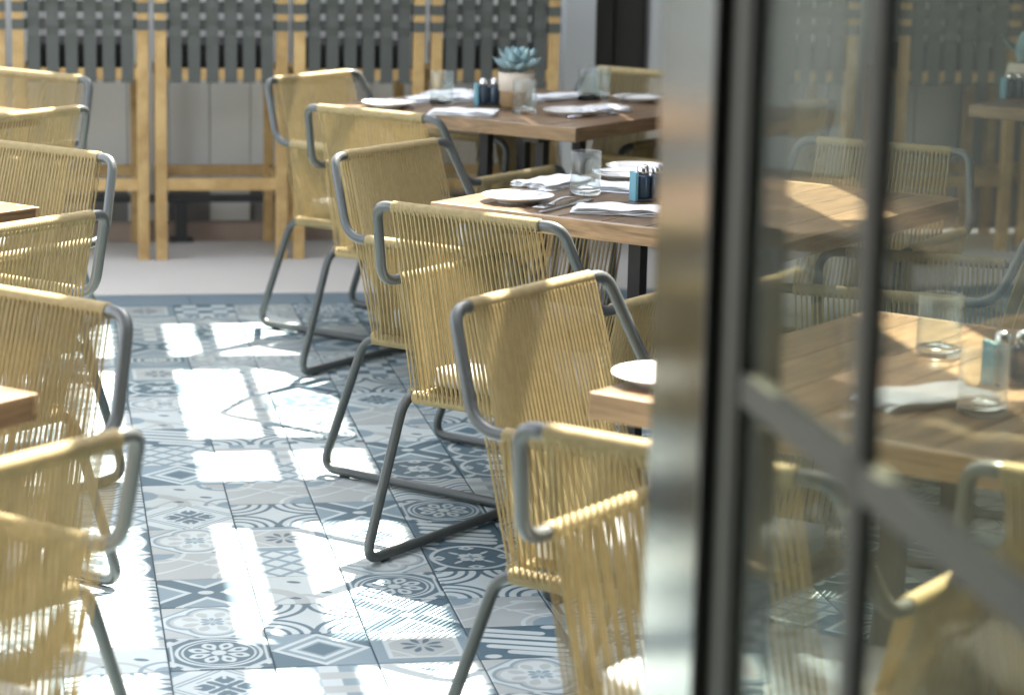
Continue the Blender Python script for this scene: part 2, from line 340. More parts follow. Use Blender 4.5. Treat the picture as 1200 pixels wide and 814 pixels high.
        for (cx, cy) in ((-.1, .55), (.55, .62), (.5, -.25), (-.2, -.6)): st(((x - cx) / .15) ** 2 + ((y - cy + .3 * (x - cx)) / .085) ** 2 < 1, 3)
        st(abs(y + .9 - .5 * np.cos(2.4 * x)) < .07, 1); st((abs(np.hypot(x - 1, y - 1) - .62) < .06) | (abs(np.hypot(x - 1, y + 1) - .55) < .05), 2); st(np.hypot(x - 1, y + 1) < .28, 2); st((o == 0) & (np.hypot(x - 1, y - 1) < .5), 1)
    elif kind == 13:   # rippling bands
        g = np.sin(8.5 * (y + .22 * np.sin(4.2 * x + 1))); st(g > .1, 3); st(g > .82, 0); st((g < -.75), 1)
    elif kind == 14:   # concentric octagon
        q = np.maximum(mx, s * .72); st(q > .92, 2)
        for a in (.84, .62, .40): st(abs(q - a) < .055, 3)
        st(petal(8, .0, .3, .3), 2)
    elif kind == 15:   # dark checks
        c = (np.floor(u * 4 + .5) + np.floor(v * 4)) % 2; st(c > 0, 2); st((c > 0) & (np.floor(v * 4) % 2 > 0), 3)
    return o
NK = 16
def tile_mesh(kind, N, ss=3, size=0.1969):
    g = (np.arange(N) / (N - 1)); off = (np.arange(ss) - (ss - 1) / 2) / ss / (N - 1)
    U, V = np.meshgrid(g, g); c = np.zeros((N, N, 3))
    for a in off:
        for b in off: c += PAL[pattern(kind, np.clip(U + a, 0, 1), np.clip(V + b, 0, 1))]
    c /= ss * ss
    X = (U - .5) * size; Y = (V - .5) * size; Z = np.zeros_like(X)
    e = (U < 1e-6) | (U > 1 - 1e-6) | (V < 1e-6) | (V > 1 - 1e-6); Z[e] = -.0012
    return np.stack([X, Y, Z], -1).reshape(-1, 3), c.reshape(-1, 3)
def grid_faces(N):
    i = np.arange(N - 1); a = (i[:, None] * N + i[None, :]).ravel(); return np.stack([a, a + 1, a + N + 1, a + N], 1)
def mesh_np(name, v, f, col, mat):
    me = bpy.data.meshes.new(name); me.vertices.add(len(v)); me.vertices.foreach_set('co', v.astype(np.float32).ravel())
    me.loops.add(f.size); me.loops.foreach_set('vertex_index', f.astype(np.int32).ravel())
    me.polygons.add(len(f)); me.polygons.foreach_set('loop_start', np.arange(len(f), dtype=np.int32) * 4); me.polygons.foreach_set('loop_total', np.full(len(f), 4, dtype=np.int32))
    me.update(calc_edges=True)
    at = me.color_attributes.new('tile_print', 'FLOAT_COLOR', 'POINT'); at.data.foreach_set('color', np.concatenate([col, np.ones((len(col), 1))], 1).astype(np.float32).ravel())
    me.materials.append(mat); return me
TN = 101
TM = []
for k in range(NK):
    v, c = tile_mesh(k, TN); TM.append(mesh_np('tile', v, grid_faces(TN), c, M['tile']))
LAY = {0: {-9: 11, -8: 13, -7: 3, -6: 1, -5: 14, -4: 11, -3: 10, -2: 7, -1: 12, 0: 4, 1: 5, 2: 2, 3: 12, 4: 8, 5: 7, 6: 6, 7: 1, 8: 7, 9: 0, 10: 8, 11: 4},
       1: {-9: 15, -8: 9, -7: 10, -6: 5, -5: 7, -4: 8, -3: 3, -2: 11, -1: 6, 0: 9, 1: 3, 2: 5, 3: 6, 4: 9, 5: 11, 6: 5, 7: 12, 8: 9, 9: 2, 10: 3, 11: 8},
       2: {-5: 7, -4: 13, -3: 1, -2: 10, -1: 9, 0: 0, 1: 12, 2: 5, 3: 6, 4: 1, 5: 8, 6: 7, 7: 0, 8: 1, 9: 11, 10: 12, -9: 7, -8: 12, -7: 10, -6: 13},
       3: {-4: 15, -3: 9, -2: 8, -1: 6, 0: 12, 1: 1, 2: 10, 3: 13, 4: 0, 5: 4, 6: 10, 7: 9, 8: 6, 9: 4, 10: 7, 11: 13},
       4: {0: 2, 1: 10, 2: 10, 3: 3, 4: 5, 5: 0, 6: 9, 7: 11, 8: 14, 9: 8},
       -1: {-5: 11, -3: 12, 0: 9, 1: 5, 2: 12, 3: 13, 4: 5, 5: 10, 6: 10, 7: 13, 8: 5, 9: 12, 10: 9}}
for c in range(-3, 9):
    for t in range(-9, 15):
        k = LAY.get(c, {}).get(t)
        rot = 0
        if k is None: k = random.randrange(NK); rot = random.randrange(4)
        o = bpy.data.objects.new('tile', TM[k]); COL.objects.link(o); o.parent = floor
        o.location = (c * .2 + .1, -t * .2 - .1, random.uniform(-.0004, .0004)); o.rotation_euler.z = rot * math.pi / 2 + random.uniform(-.002, .002)
vs = []; fs = []; cs = []; LN = 15; off = 0; gf = grid_faces(LN); low = [tile_mesh(k, LN, 4) for k in range(NK)]
for c in range(-12, 26):
    for t in range(-9, 26):
        if -3 <= c < 9 and -9 <= t < 15: continue
        v, cc = low[random.randrange(NK)]
        vs.append(v + np.array((c * .2 + .1, -t * .2 - .1, 0))); cs.append(cc); fs.append(gf + off); off += len(v)
o = bpy.data.objects.new('outer_tiles', mesh_np('outer_tiles', np.concatenate(vs), np.concatenate(fs), np.concatenate(cs), M['tile'])); COL.objects.link(o); o.parent = floor; o['kind'] = 'stuff'
bt = MB().box(-.1985, .1985, -.098, .098, -.003, .0004, .0008).mesh('border_tile', 'border')
for i in range(-6, 14):
    o = bpy.data.objects.new('border_tile', bt); COL.objects.link(o); o.parent = floor; o.location = (i * .4 + .06, 1.9, random.uniform(0, .0005))
# paving slabs beyond the tiles
sl = MB().box(-.598, .598, -.575, .575, -.002, .001, .002).mesh('paving_slab', 'concrete')
for i in range(-3, 6):
    o = bpy.data.objects.new('paving_slab', sl); COL.objects.link(o); o.parent = pavement; o.location = (i * 1.2 + .35, 2.58, random.uniform(0, .0006))

# ------------------------------------------------------------------ back wall, pillar, doorway
wall = empty('panelled_wall', (0, 3.3, 0))
MB().box(-4.5, 1.82, .012, .16, 0, 2.62).build('backing', 'wall_back', wall)
pm = [MB().box(-.0785, .0785, -.008, .013, -.2235, .2235, .002).mesh('panel', 'wall_panel')]
for i in range(-14, 12):
    for j in range(6):
        o = bpy.data.objects.new('panel', pm[0]); COL.objects.link(o); o.parent = wall
        o.location = (i * .16 + .02, random.uniform(-.001, .001), .12 + .225 + j * .45 - (.2 if i % 2 else 0) + .1)
        if o.location.z - .22 < .05: o.location.z = .285
        if o.location.x > 1.76: bpy.data.objects.remove(o)
MB().box(-4.5, 1.81, -.03, .012, -.02, .055).build('plinth', 'kerb', wall)
tag(wall, 'pale grey panelled wall behind the row of strap-backed stools', 'wall')
pl = empty('pillar', (1.885, 3.28, 0)); MB().box(-.066, .062, -.08, .2, 0, 2.62, .006).build('shaft', 'pillar', pl); MB().box(-.074, .070, -.088, .2, -.01, .09, .004).build('plinth', 'pillar', pl)
tag(pl, 'pale blue grey square pillar between the stools and the dark doorway', 'pillar')
dw = empty('doorway', (2.06, 3.34, 0)); MB().box(-.11, .13, .03, .06, 0, 2.2).build('door_leaf', 'dark_door', dw); MB().box(-.118, -.085, -.02, .062, 0, 2.24).build('door_frame', 'black_steel', dw); MB().box(.0, .02, .0, .031, 0, 2.2).build('door_mullion', 'gasket', dw)
MB().box(-.118, .13, -.02, .07, 2.201, 2.62).build('head_panel', 'dark_door', dw)
tag(dw, 'tall dark doorway beside the pale pillar', 'doorway')
rw = empty('rear_wall', (2.19, 3.3, 0)); MB().box(0, 4.6, .03, .16, 0, 2.62).build('backing', 'wall_back', rw)
for i in range(0, 24):
    wd = .18
    MB().box(i * .19 + .003, i * .19 + .187, -.008, .031, .1, .68 if i > 6 else 1.3, .002).build('panel', 'pillar' if i < 7 else 'wall_back', rw)
tag(rw, 'grey wall with pale upright panels past the doorway, seen through the glass', 'wall')
# foot rail of the bar
fr = empty('foot_rail', (0, 3.16, 0)); MB().box(-1.6, 1.76, -.012, .03, .155, .182, .003).build('rail', 'black_steel', fr)
for x in (-.75, .30, 1.3):
    MB().box(x - .022, x + .022, -.02, .028, .002, .156, .002).build('post', 'black_steel', fr); MB().box(x - .045, x + .045, -.035, .045, -.003, .012, .002).build('foot_plate', 'black_steel', fr)
tag(fr, 'low black foot rail on short posts in front of the panelled wall', 'foot rail')

# ------------------------------------------------------------------ the dining room the door opens from
room = empty('dining_room', (0, -4.4, 0))
MB().box(-3.2, 3.6, -5.6, -.01, -.026, -.002).build('room_floor', 'room_floor', room)
MB().box(-3.2, 3.6, -5.6, .35, 2.66, 2.9).build('ceiling', 'room_wall', room)
MB().box(-3.3, 3.7, -5.75, -5.6, -.02, 2.9).build('wall', 'room_wall', room)
for sx in (-3.35, 3.6): MB().box(sx, sx + .15, -5.6, .0, -.02, 2.659).build('wall', 'room_wall', room)
for x0, x1 in ((-3.2, -1.45), (2.3, 3.6)): MB().box(x0, x1, -.05, .05, 0, 2.659).build('wall', 'room_wall', room)
tag(room, 'plain restaurant room that the glazed door opens from', 'room')
sw = empty('added_shade_wall', (4.75, 0, 0))  # unseen wall, added to lower the ambient light on this side
for i in range(13): MB().box(-.02, .02 + .002 * (i % 2), -4.4, 3.4, i * .2 + .002, i * .2 + .198, .004).build('board', 'shade_board', sw)
tag(sw, 'added unseen dark boarded wall that dims the patio side', 'wall')

# ------------------------------------------------------------------ slatted roof that breaks up the sun
roof = empty('pergola_roof', (0, 0, 2.65))
ZR = 2.65; SX = .355 * ZR; SY = .575 * ZR
def rb(x0, x1, y0, y1, z=0.0, t=.025, name='slat'):
    MB().box(x0 + SX, x1 + SX, y0 + SY, y1 + SY, z, z + t).build(name, 'roof_board', roof)
rows = [(.95, 1.48, (.25, .31)), (-.12, .76, (.342, .385)), (-.57, -.26, (.345, .40)), (-1.85, -.955, (.232, .335)), (-2.95, -2.0, (.275, .36)), (-4.15, -3.1, (.5, .55)), (-5.3, -4.3, (.3, .34))]
XL, XR = -2.6, 4.3
rb(XL, XR, 1.48, 4.2, 0, .03, 'roof_panel')
ye = [(.76, .95), (-.26, -.12), (-.955, -.57), (-2.0, -1.85), (-3.1, -2.95), (-4.3, -4.15), (-5.5, -5.3)]
for a, b_ in ye: rb(XL, .60, a, b_, 0, .03, 'cross_beam')
xd = [(XL, -1.3), (-.85, -.78), (-.46, -.40), (-.004, .162), (.60, .95), (1.12, 1.27), (1.45, XR)]
for i, (a, b_) in enumerate(xd): rb(a, b_, -3.85 if a == .60 else -5.5, 1.48, .032, .03, 'beam')
for (y0, y1, (a, b_)) in rows: rb(a, b_, y0, y1, .002, .02, 'glazing_bar')
for (x0, x1, y0, y1) in ((.95, 1.12, -2.75, 1.48), (.95, 1.12, -5.5, -3.5), (1.27, 1.45, -.92, 1.48), (1.27, 1.45, -5.5, -1.68)): rb(x0, x1, y0, y1, .002, .02, 'roof_panel')
for (px, py) in ((-1.9, 4.0), (3.9, 4.0), (-1.9, -4.2), (5.0, -4.2)): MB().box(px - .05, px + .05, py - .05, py + .05, -2.65, 0).build('post', 'roof_board', roof)
tag(roof, 'white slatted pergola roof over the patio', 'pergola')

# ------------------------------------------------------------------ strap-backed stools
def make_stool():
    t = empty('bar_stool')
    W = .2235; P = .021
    for sx in (-1, 1):
        MB().box(sx * W - P, sx * W + P, -.022, .022, 0, 1.16, .003).build('back_leg', 'teak', t)
        MB().box(sx * (W - .012) - P * .9, sx * (W - .012) + P * .9, .40, .44, 0, .66, .003).build('front_leg', 'teak', t)
        MB().box(sx * W - .014, sx * W + .014, .0225, .3995, .263, .302, .002).build('side_stretcher', 'teak', t)
        MB().box(sx * W - .014, sx * W + .014, .0225, .3995, .663, .703, .002).build('side_rail', 'teak', t)
    MB().box(-W + P, W - P, -.018, .014, .262, .306, .002).build('stretcher', 'teak', t)
    MB().box(-W + P, W - P, .404, .436, .262, .302, .002).build('stretcher', 'teak', t)
    MB().box(-W + P, W - P, -.014, .014, .672, .715, .002).build('seat_rail', 'teak', t)
    MB().box(-W + P, W - P, -.016, .016, 1.09, 1.14, .002).build('top_rail', 'teak', t)
    MB().box(-W + P, W - P, .404, .436, .663, .700, .002).build('seat_rail', 'teak', t)
    MB().box(-W + .03, W - .03, .03, .42, .703, .80, .02).build('seat_pad', 'seat_dark', t)
    n = 6; p = (2 * W - 2 * P) / n
    for i in range(n):
        x = -W + P + p * (i + .5); m = MB(); hw = .0222; N = 14
        for side in (-1, 1):
            q = []
            for k in range(N + 1):
                z = .665 + (1.145 - .665) * k / N; yb = side * .0165 - (.006 * math.sin((z - .80) * 62 + (math.pi if i % 2 else 0)) if .8 < z < 1.07 else 0)
                q += [(x - hw, yb, z), (x + hw, yb, z), (x + hw, yb + .002, z), (x - hw, yb + .002, z)]
            f = []
            for k in range(N):
                for j in range(4): f.append((k * 4 + j, k * 4 + (j + 1) % 4, k * 4 + 4 + (j + 1) % 4, k * 4 + 4 + j))
            m.add(q, f)
        m.box(x - hw, x + hw, -.0175, .0185, .6625, .6655)
        m.build('upright_strap', 'strap', t)
    for z in (.873, .936, 1.0, 1.06):
        m = MB()
        for y0 in (-.0245, .0232): m.box(-W - P - .001, W + P + .001, y0 if y0 < 0 else y0, y0 + .0015, z - .0185, z + .0185) if y0 > 0 else None
        for sx in (-1, 1): m.box(sx * W - P - .0025, sx * W + P + .0025, -.0245, .0245, z - .0185, z + .0185)
        m.box(-W + P, W - P, -.003, -.001, z - .0185, z + .0185)
        m.build('cross_strap', 'strap', t)
    return t
stool0 = make_stool()
SL = ['teak bar stool with woven straps in front of the foot rail post', 'teak bar stool with woven straps behind the chair with the pale sunlit back',
      'teak bar stool with woven straps behind the succulent, next to the pillar', 'teak bar stool with woven straps, fourth from the pillar',
      'teak bar stool with woven straps past the doorway, behind the door glass', 'second teak bar stool past the doorway, behind the door glass',
      'third teak bar stool past the doorway, behind the door glass', 'teak bar stool with woven straps, fifth from the pillar', 'teak bar stool with woven straps, sixth from the pillar']
for i, (x, lab) in enumerate(zip((.428, .940, 1.455, -.085, 2.64, 3.30, 3.83, -.60, -1.115), SL)):
    s_ = stool0 if i == 0 else copy_tree(stool0)
    s_.location = (x, 2.735 + (.0 if i < 4 or i > 6 else .02), 0); s_.rotation_euler.z = (0, .004, -.006, .003, .02, -.01, .01, 0, .005)[i]
    tag(s_, lab, 'bar stool', 'strap-backed stools along the bar')

# ------------------------------------------------------------------ rope armchairs
TR = .0113
def wrap(mb, A, B, r=.0142, pitch=.0066, n=12):
    A, B = Vector(A), Vector(B); L = (B - A).length; k = max(3, int(L / pitch)) * 3
    pts = along(A, B, k); rad = [r + .0017 * (abs(((i % 3) - 0) - 1.5) - .75) for i in range(k + 1)]
    rad = [r if i % 3 else r - .0016 for i in range(k + 1)]; rad[0] = rad[-1] = TR + .001
    mb.tube(pts, r, n, True, rad)
def rope(mb, A, B, r=.0023, sag=0):
    A, B = Vector(A), Vector(B); j = Vector((random.gauss(0, .00022), random.gauss(0, .00022), 0)); A = A + j; B = B - j * .8; mid = (A + B) / 2 + Vector((random.gauss(0, .0004) + sag, random.gauss(0, .0004), 0))
    mb.tube([A, mid, B], r, 6, False)
RZ = .797; AZ = .613; SZ = .362
def make_chair():
    t = empty('rope_armchair')
    for s in (1, -1):
        pts = [(.555, s * .222, SZ), (.125, s * .228, SZ), (-.002, s * .235, TR + .003), (.585, s * .238, TR + .003), (.612, s * .275, AZ), (.105, s * .278, AZ), (.028, s * .236, RZ), (.022, s * .17, RZ)]
        MB().tube(fillet(pts, [0, .045, .05, .05, .055, .05, .05, 0], 7), TR, 12).build('side_frame', 'tube', t, True)
        for f in (.07, .50): MB().tube([(f - .014, s * .236, .0035), (f + .014, s * .236, .0035)], .0035, 8).build('glide', 'rubber', t, True)
        m = MB(); wrap(m, (.165, s * .2775, AZ), (.545, s * .2757, AZ)); m.build('arm_wrap', 'rope', t, True)
        m = MB(); wrap(m, (.150, s * .2277, SZ), (.545, s * .2225, SZ), .0150); m.build('seat_rail_wrap', 'rope', t, True)
        m = MB()
        for i in range(31):
            for L in (0, 1):
                q = (i + .5 * L + .25) / 31; f0 = .168 + .372 * q; f1 = .160 + .375 * q; d = (.0135 if L else -.0135)
                rope(m, (f0, s * .2766 + d, AZ), (f1, s * .225 + d * 1.05, SZ))
        m.build('side_ropes', 'rope', t, True, kind='stuff')
    m = MB(); m.tube(along((.022, -.171, RZ), (.022, .171, RZ), 4), TR * .98, 10); wrap(m, (.022, -.188, RZ), (.022, .188, RZ)); m.build('top_rail_wrap', 'rope', t, True)
    m = MB(); wrap(m, (.140, -.212, SZ), (.140, .212, SZ), .0148); m.build('rear_rail_wrap', 'rope', t, True)
    m = MB(); wrap(m, (.547, -.207, SZ), (.547, .207, SZ), .0148); m.build('front_rail_wrap', 'rope', t, True)
    m = MB()
    for i in range(34):
        for L in (0, 1):
            q = (i + .5 * L) / 33.5 * 2 - 1; d = .0132 if L else -.0132
            rope(m, (.022 + d, .184 * q, RZ - .002), (.140 + d, .200 * q, SZ))
    m.build('back_ropes', 'rope', t, True, kind='stuff')
    m = MB()
    for i in range(26):
        q = (i + .5) / 26 * 2 - 1; rope(m, (.14, .2 * q, SZ + .012), (.547, .2 * q, SZ + .012), .0034)
    m.build('seat_ropes', 'rope', t, True, kind='stuff')
    # cushion: puffed rounded slab
    m = MB(); bm = bmesh.new(); bmesh.ops.create_cube(bm, size=2); bmesh.ops.subdivide_edges(bm, edges=bm.edges[:], cuts=7, use_grid_fill=True)
    for v in bm.verts:
        p = v.co.copy(); k = 7.0
        g = (abs(p.x) ** k + abs(p.y) ** k) ** (1 / k); e = max(abs(p.x), abs(p.y))
        if e > 0: p.x *= e / g; p.y *= e / g
        h = 1 - .55 * max(abs(p.x), abs(p.y)) ** 6 + .12 * (1 - p.x ** 2) * (1 - p.y ** 2)
        v.co = Vector((.345 + p.x * .195, p.y * .197, SZ + .044 + p.z * .029 * h))
    bm.verts.index_update(); m.add([v.co[:] for v in bm.verts], [[w.index for w in f.verts] for f in bm.faces]); bm.free()
    m.build('seat_cushion', 'cushion', t, True)
    return t
chair0 = make_chair()
CH = [  # rail centre x, y, heading in degrees, label
    (.640, 1.555, -45, 'rope armchair with evenly sunlit back beside the plate end of the succulent table'),
    (.692, .455, 45, 'rope armchair with its back to the aisle at the near side of the succulent table'),
    (.636, -.368, -45, 'rope armchair beyond the table that has the fork on a plate'),
    (.638, -1.505, 45, 'rope armchair with shaded back drawn up to the table with the fork on a plate'),
    (.607, -2.385, -45, 'rope armchair with a dark shadow band across its sunlit back by the lone plate'),
    (.562, -3.560, 45, 'rope armchair standing against the polished door reveal'),
    (-.238, 1.562, -135, 'rope armchair nearest the stools by the bare tables'),
    (-.262, .405, 135, 'rope armchair between the bare tables, across the aisle from the succulent table'),
    (-.221, -.392, -135, 'rope armchair above the bare wooden table corner, across from the fork plate table'),
    (-.261, -1.610, 135, 'rope armchair just in front of the bare table corner facing the stools'),
    (-.253, -2.384, -135, 'rope armchair across the aisle from the armchair with a shadow band, sun through its ropes'),
    (-.266, -3.540, 135, 'rope armchair at the open end of the aisle across from the door reveal'),
    (1.98, .665, 124, 'rope armchair facing the stools at the succulent table, behind the door glass'),
    (1.80, 1.745, -135, 'rope armchair at the far side of the succulent table in front of the dark doorway'),
    (1.95, -.325, -130, 'rope armchair behind the sun-striped table, seen over it through the glass'),
    (1.985, -1.40, 150, 'rope armchair pushed under the sun-striped table, both arms showing through the glass'),
    (1.095, -3.825, 45, 'rope armchair hard behind the slim door bar, beside the armchair at the reveal'),
]
for i, (x, y, h, lab) in enumerate(CH):
    c_ = chair0 if i == 0 else copy_tree(chair0)
    a = math.radians(h); c_.location = (x - .022 * math.cos(a), y - .022 * math.sin(a), 0); c_.rotation_euler.z = a
    tag(c_, lab, 'armchair', 'rope armchairs around the patio tables')

# ------------------------------------------------------------------ tables
TZ = .745
def make_table():
    t = empty('patio_table'); H = .457; n = 8; w = 2 * H / n
    for i in range(n):
        x0 = -H; y0 = -H + i * w
        m = MB(); m.box(-H + .0122, H - .0122, y0 + .0006, y0 + w - .0006, TZ - .042, TZ, .003); m.build('plank', 'table_wood', t)
    for sx in (-1, 1): MB().box(min(sx * H, sx * (H - .012)), max(sx * H, sx * (H - .012)), -H, H, TZ - .042, TZ, .003).build('end_band', 'table_end', t)
    for sy in (-1, 1): MB().box(-.40, .40, sy * .26 - .03, sy * .26 + .03, TZ - .062, TZ - .041).build('batten', 'black_steel', t)
    for sx in (-1, 1):
        for sy in (-1, 1): MB().box(sx * .106 - .017, sx * .106 + .017, sy * .106 - .017, sy * .106 + .017, .012, TZ - .041, .002).build('leg', 'black_steel', t)
    MB().box(-.30, .30, -.30, .30, .002, .014, .004).build('base_plate', 'black_steel', t)
    MB().box(-.2, .2, -.2, .2, TZ - .052, TZ - .0415).build('top_plate', 'black_steel', t)
    return t
tab0 = make_table()
TB = [(1.305, 1.185, 'wooden plank table carrying the potted succulent'), (1.298, -.93, 'wooden plank table with a tumbler and a fork on a plate'),
      (1.235, -2.965, 'wooden plank table behind the polished door reveal with one white plate'), (-.878, -.985, 'bare wooden table across the aisle from the fork plate table'),
      (-.880, -2.90, 'bare wooden table across the aisle from the lone plate table'), (-.878, .98, 'bare wooden table across the aisle from the succulent table'),
      (3.42, 1.25, 'wooden plank table with a round planter, deep behind the door glass')]
for i, (x, y, lab) in enumerate(TB):
    t_ = tab0 if i == 0 else copy_tree(tab0)
    t_.location = (x, y, 0); t_.rotation_euler.z = math.radians(45) + (0, .01, -.015, .0, .01, -.01, .02)[i]; tag(t_, lab, 'table', 'square plank tables on the patio')

# ------------------------------------------------------------------ tableware
def tz(x, y): return (x, y, TZ + .0003)
def plate_mesh(R):
    k = R / .09
    pr = [(.0005, .006), (.05 * k, .006), (.062 * k, .009), (.088 * k, .0165), (.0905 * k, .0175), (.0905 * k, .0158), (.066 * k, .0065), (.052 * k, .0035), (.052 * k, 0), (.046 * k, 0), (.046 * k, .0028), (.0005, .0028)]
    return MB().lathe(pr, 40).mesh('plate', 'plate', True)
PM_ = plate_mesh(.084); PMb = plate_mesh(.078)
def thing_mesh(name, me, loc, label, cat, group=None, rz=0):
    o = bpy.data.objects.new(name, me); COL.objects.link(o); o.location = loc; o.rotation_euler.z = rz
    if cat in ('fork', 'knife', 'spoon'): o.scale = (1.2, 1.35, 1.2)
    return tag(o, label, cat, group)
PG_ = 'white side plates on the tables'
for (x, y, lab) in ((.856, -.945, 'white side plate with a fork lying across it'), (.833, 1.115, 'white side plate at the aisle corner of the succulent table'), (1.365, .90, 'white side plate in front of the succulent pot tumbler'),
                    (1.673, 1.301, 'white side plate in front of the shaded armchair by the dark doorway'), (.722, -2.905, 'white side plate alone in full sun beside the door reveal')):
    thing_mesh('side_plate', PM_, tz(x, y), lab, 'plate', PG_)
thing_mesh('side_plate', PM_, tz(1.205, -.56), 'white side plate with cutlery behind the tumbler, under a second plate rim', 'plate', PG_)
thing_mesh('side_plate', PM_, tz(1.265, -.43), 'white side plate at the back corner of the fork plate table', 'plate', PG_)

def tumbler(R=.037, H=.102):
    t = empty('tumbler')
    MB().lathe([(R - .0012, .0165), (R, .0165), (R, H), (R - .001, H + .001), (R - .002, H), (R - .0022, .0165)], 40).build('wall', 'glass_wall', t, True)
    MB().lathe([(.0004, 0), (R - .004, 0), (R - .001, .003), (R, .012), (R - .0004, .016), (R - .008, .0155), (.014, .022), (.0004, .026)], 40).build('base', 'glass', t, True)
    return t
TUM = tumbler(); nt = 0
for (x, y, lab) in ((1.038, -.835, 'clear straight tumbler behind the crossed cutlery'), (1.012, 1.20, 'clear tumbler beside the plate at the aisle corner of the succulent table'), (1.225, .925, 'clear tumbler standing in front of the succulent pot'),
                    (1.519, 1.345, 'clear tumbler against the pale pillar on the succulent table'), (1.563, 1.40, 'clear tumbler nearest the shaded armchair by the doorway'), (1.144, -3.15, 'clear tumbler with thick base on the sunlit plank, behind the door glass'), (1.225, -2.74, 'clear tumbler standing further back on the table behind the door glass')):
    o = TUM if nt == 0 else copy_tree(TUM); nt += 1; o.location = tz(x, y); tag(o, lab, 'glass', 'clear tumblers on the tables')

def napkin_mesh(seed, L=.20, W=.11):
    r = random.Random(seed); m = MB(); NX, NY = 22, 14; ph = r.uniform(0, 6)
    for lay in range(4):
        z0 = .0008 + lay * .0036; dx = r.uniform(-.006, .006); dy = r.uniform(-.005, .005); sc = 1 - lay * .012; vs = []; fs = []
        for sgn in (0, 1):
            for i in range(NX + 1):
                for j in range(NY + 1):
                    u = i / NX * 2 - 1; v = j / NY * 2 - 1; ed = max(abs(u), abs(v))
                    wob = (.0009 * math.sin(7 * u + ph + lay) + .0008 * math.sin(9 * v + 2 * ph + lay)) * (.4 + lay * .35) + (.0018 * max(0, ed - .75) / .25 * math.sin(5 * (u + v) + ph + lay))
                    edge = .004 * math.sin(11 * v + ph + lay) if abs(u) > .99 else 0
                    vs.append((u * L / 2 * sc + dx + edge, v * W / 2 * sc + dy + (.003 * math.sin(9 * u + ph) if abs(v) > .99 else 0), max(.0004, z0 + wob * (1 if lay else .3) + (.0026 if sgn else 0) * (1 - .5 * ed ** 8))))
            b0 = sgn * (NX + 1) * (NY + 1)
            for i in range(NX):
                for j in range(NY):
                    a = b0 + i * (NY + 1) + j; q = (a, a + NY + 1, a + NY + 2, a + 1); fs.append(q if sgn else q[::-1])
        S_ = (NX + 1) * (NY + 1); rim = [i * (NY + 1) for i in range(NX + 1)] + [NX * (NY + 1) + j for j in range(1, NY + 1)] + [i * (NY + 1) + NY for i in range(NX - 1, -1, -1)] + [j for j in range(NY - 1, 0, -1)]
        for k in range(len(rim)): a, b_ = rim[k], rim[(k + 1) % len(rim)]; fs.append((a, b_, b_ + S_, a + S_))
        m.add(vs, fs)
    return m.mesh('napkin', 'linen', True)
for i, (x, y, rz, lab) in enumerate(((1.0, -.66, .75, 'folded white napkin with a ragged edge behind the tumbler'), (1.055, -1.12, -.35, 'folded white napkin at the table edge beside the crossed cutlery'), (1.165, -.77, -.5, 'folded white napkin between tumbler and dark shaker caddy'),
                                     (1.09, 1.47, .6, 'folded white napkin at the back of the succulent table'), (1.035, .90, -.3, 'folded white napkin at the near edge of the succulent table'), (1.425, 1.37, .4, 'folded white napkin beside the pillar side tumbler'),
                                     (1.47, .995, .55, 'folded white napkin between two white plates on the succulent table'), (1.09, -3.06, .3, 'folded white napkin near the thick based tumbler, behind the door glass'), (1.02, 1.29, .2, 'folded white napkin behind the tumbler at the aisle corner'), (1.20, 1.36, .1, 'folded white napkin behind the turquoise card caddy'))):
    thing_mesh('napkin', napkin_mesh(i), tz(x, y), lab, 'napkin', 'folded napkins on the tables', rz)

def outline(mb, pts, z0, z1, zf=lambda x: 0):
    n = len(pts); vs = [(x, y, z0 + zf(x)) for x, y in pts] + [(x, y, z1 + zf(x)) for x, y in pts]
    mb.add(vs, [tuple(range(n))[::-1], tuple(range(n, 2 * n))] + [(i, (i + 1) % n, n + (i + 1) % n, n + i) for i in range(n)])
def fork_mesh():
    m = MB(); zf = lambda x: .004 + .006 * max(0, math.sin((x + .09) / .18 * math.pi * 1.4))
    xs = [-.09 + .0075 * i for i in range(17)]
    for i in range(len(xs) - 1):
        def hw(x): return .0062 - .0028 * min(1, max(0, (x + .09) / .09)) + (.006 * max(0, (x - .02) / .015) if x > .02 else 0)
        a, b_ = xs[i], xs[i + 1]; ha, hb = min(hw(a), .0115), min(hw(b_), .0115)
        m.add([(a, -ha, zf(a)), (b_, -hb, zf(b_)), (b_, hb, zf(b_)), (a, ha, zf(a)), (a, -ha, zf(a) + .002), (b_, -hb, zf(b_) + .002), (b_, hb, zf(b_) + .002), (a, ha, zf(a) + .002)], [(3, 2, 1, 0), (4, 5, 6, 7), (0, 1, 5, 4), (2, 3, 7, 6), (1, 2, 6, 5), (3, 0, 4, 7)])
    for k in range(4):
        y = -.0095 + k * .0063; m.tube([(.03, y, zf(.03) + .001), (.06, y, zf(.06) + .001), (.088, y * .9, zf(.088) + .002)], .0014, 6)
    return m.mesh('fork', 'cutlery', True)
def knife_mesh():
    m = MB(); outline(m, [(-.1, -.007), (-.02, -.005), (.0, -.006), (.1, -.008), (.108, 0), (.1, .006), (.0, .005), (-.02, .005), (-.1, .007), (-.105, 0)], .001, .0035); return m.mesh('knife', 'cutlery')
def spoon_mesh():
    m = MB(); m.tube([(-.09, 0, .003), (-.03, 0, .006), (.03, 0, .008), (.05, 0, .006)], .003, 8)
    m.lathe([(.0005, .003), (.012, .004), (.019, .008), (.0185, .0092), (.011, .0055), (.0005, .0045)], 18, (.066, 0, 0)); return m.mesh('spoon', 'cutlery', True)
FK, KN, SP = fork_mesh(), knife_mesh(), spoon_mesh()
o = thing_mesh('fork', FK, (.885, -.925, TZ + .013), 'fork lying across the white side plate', 'fork', None, .55); 
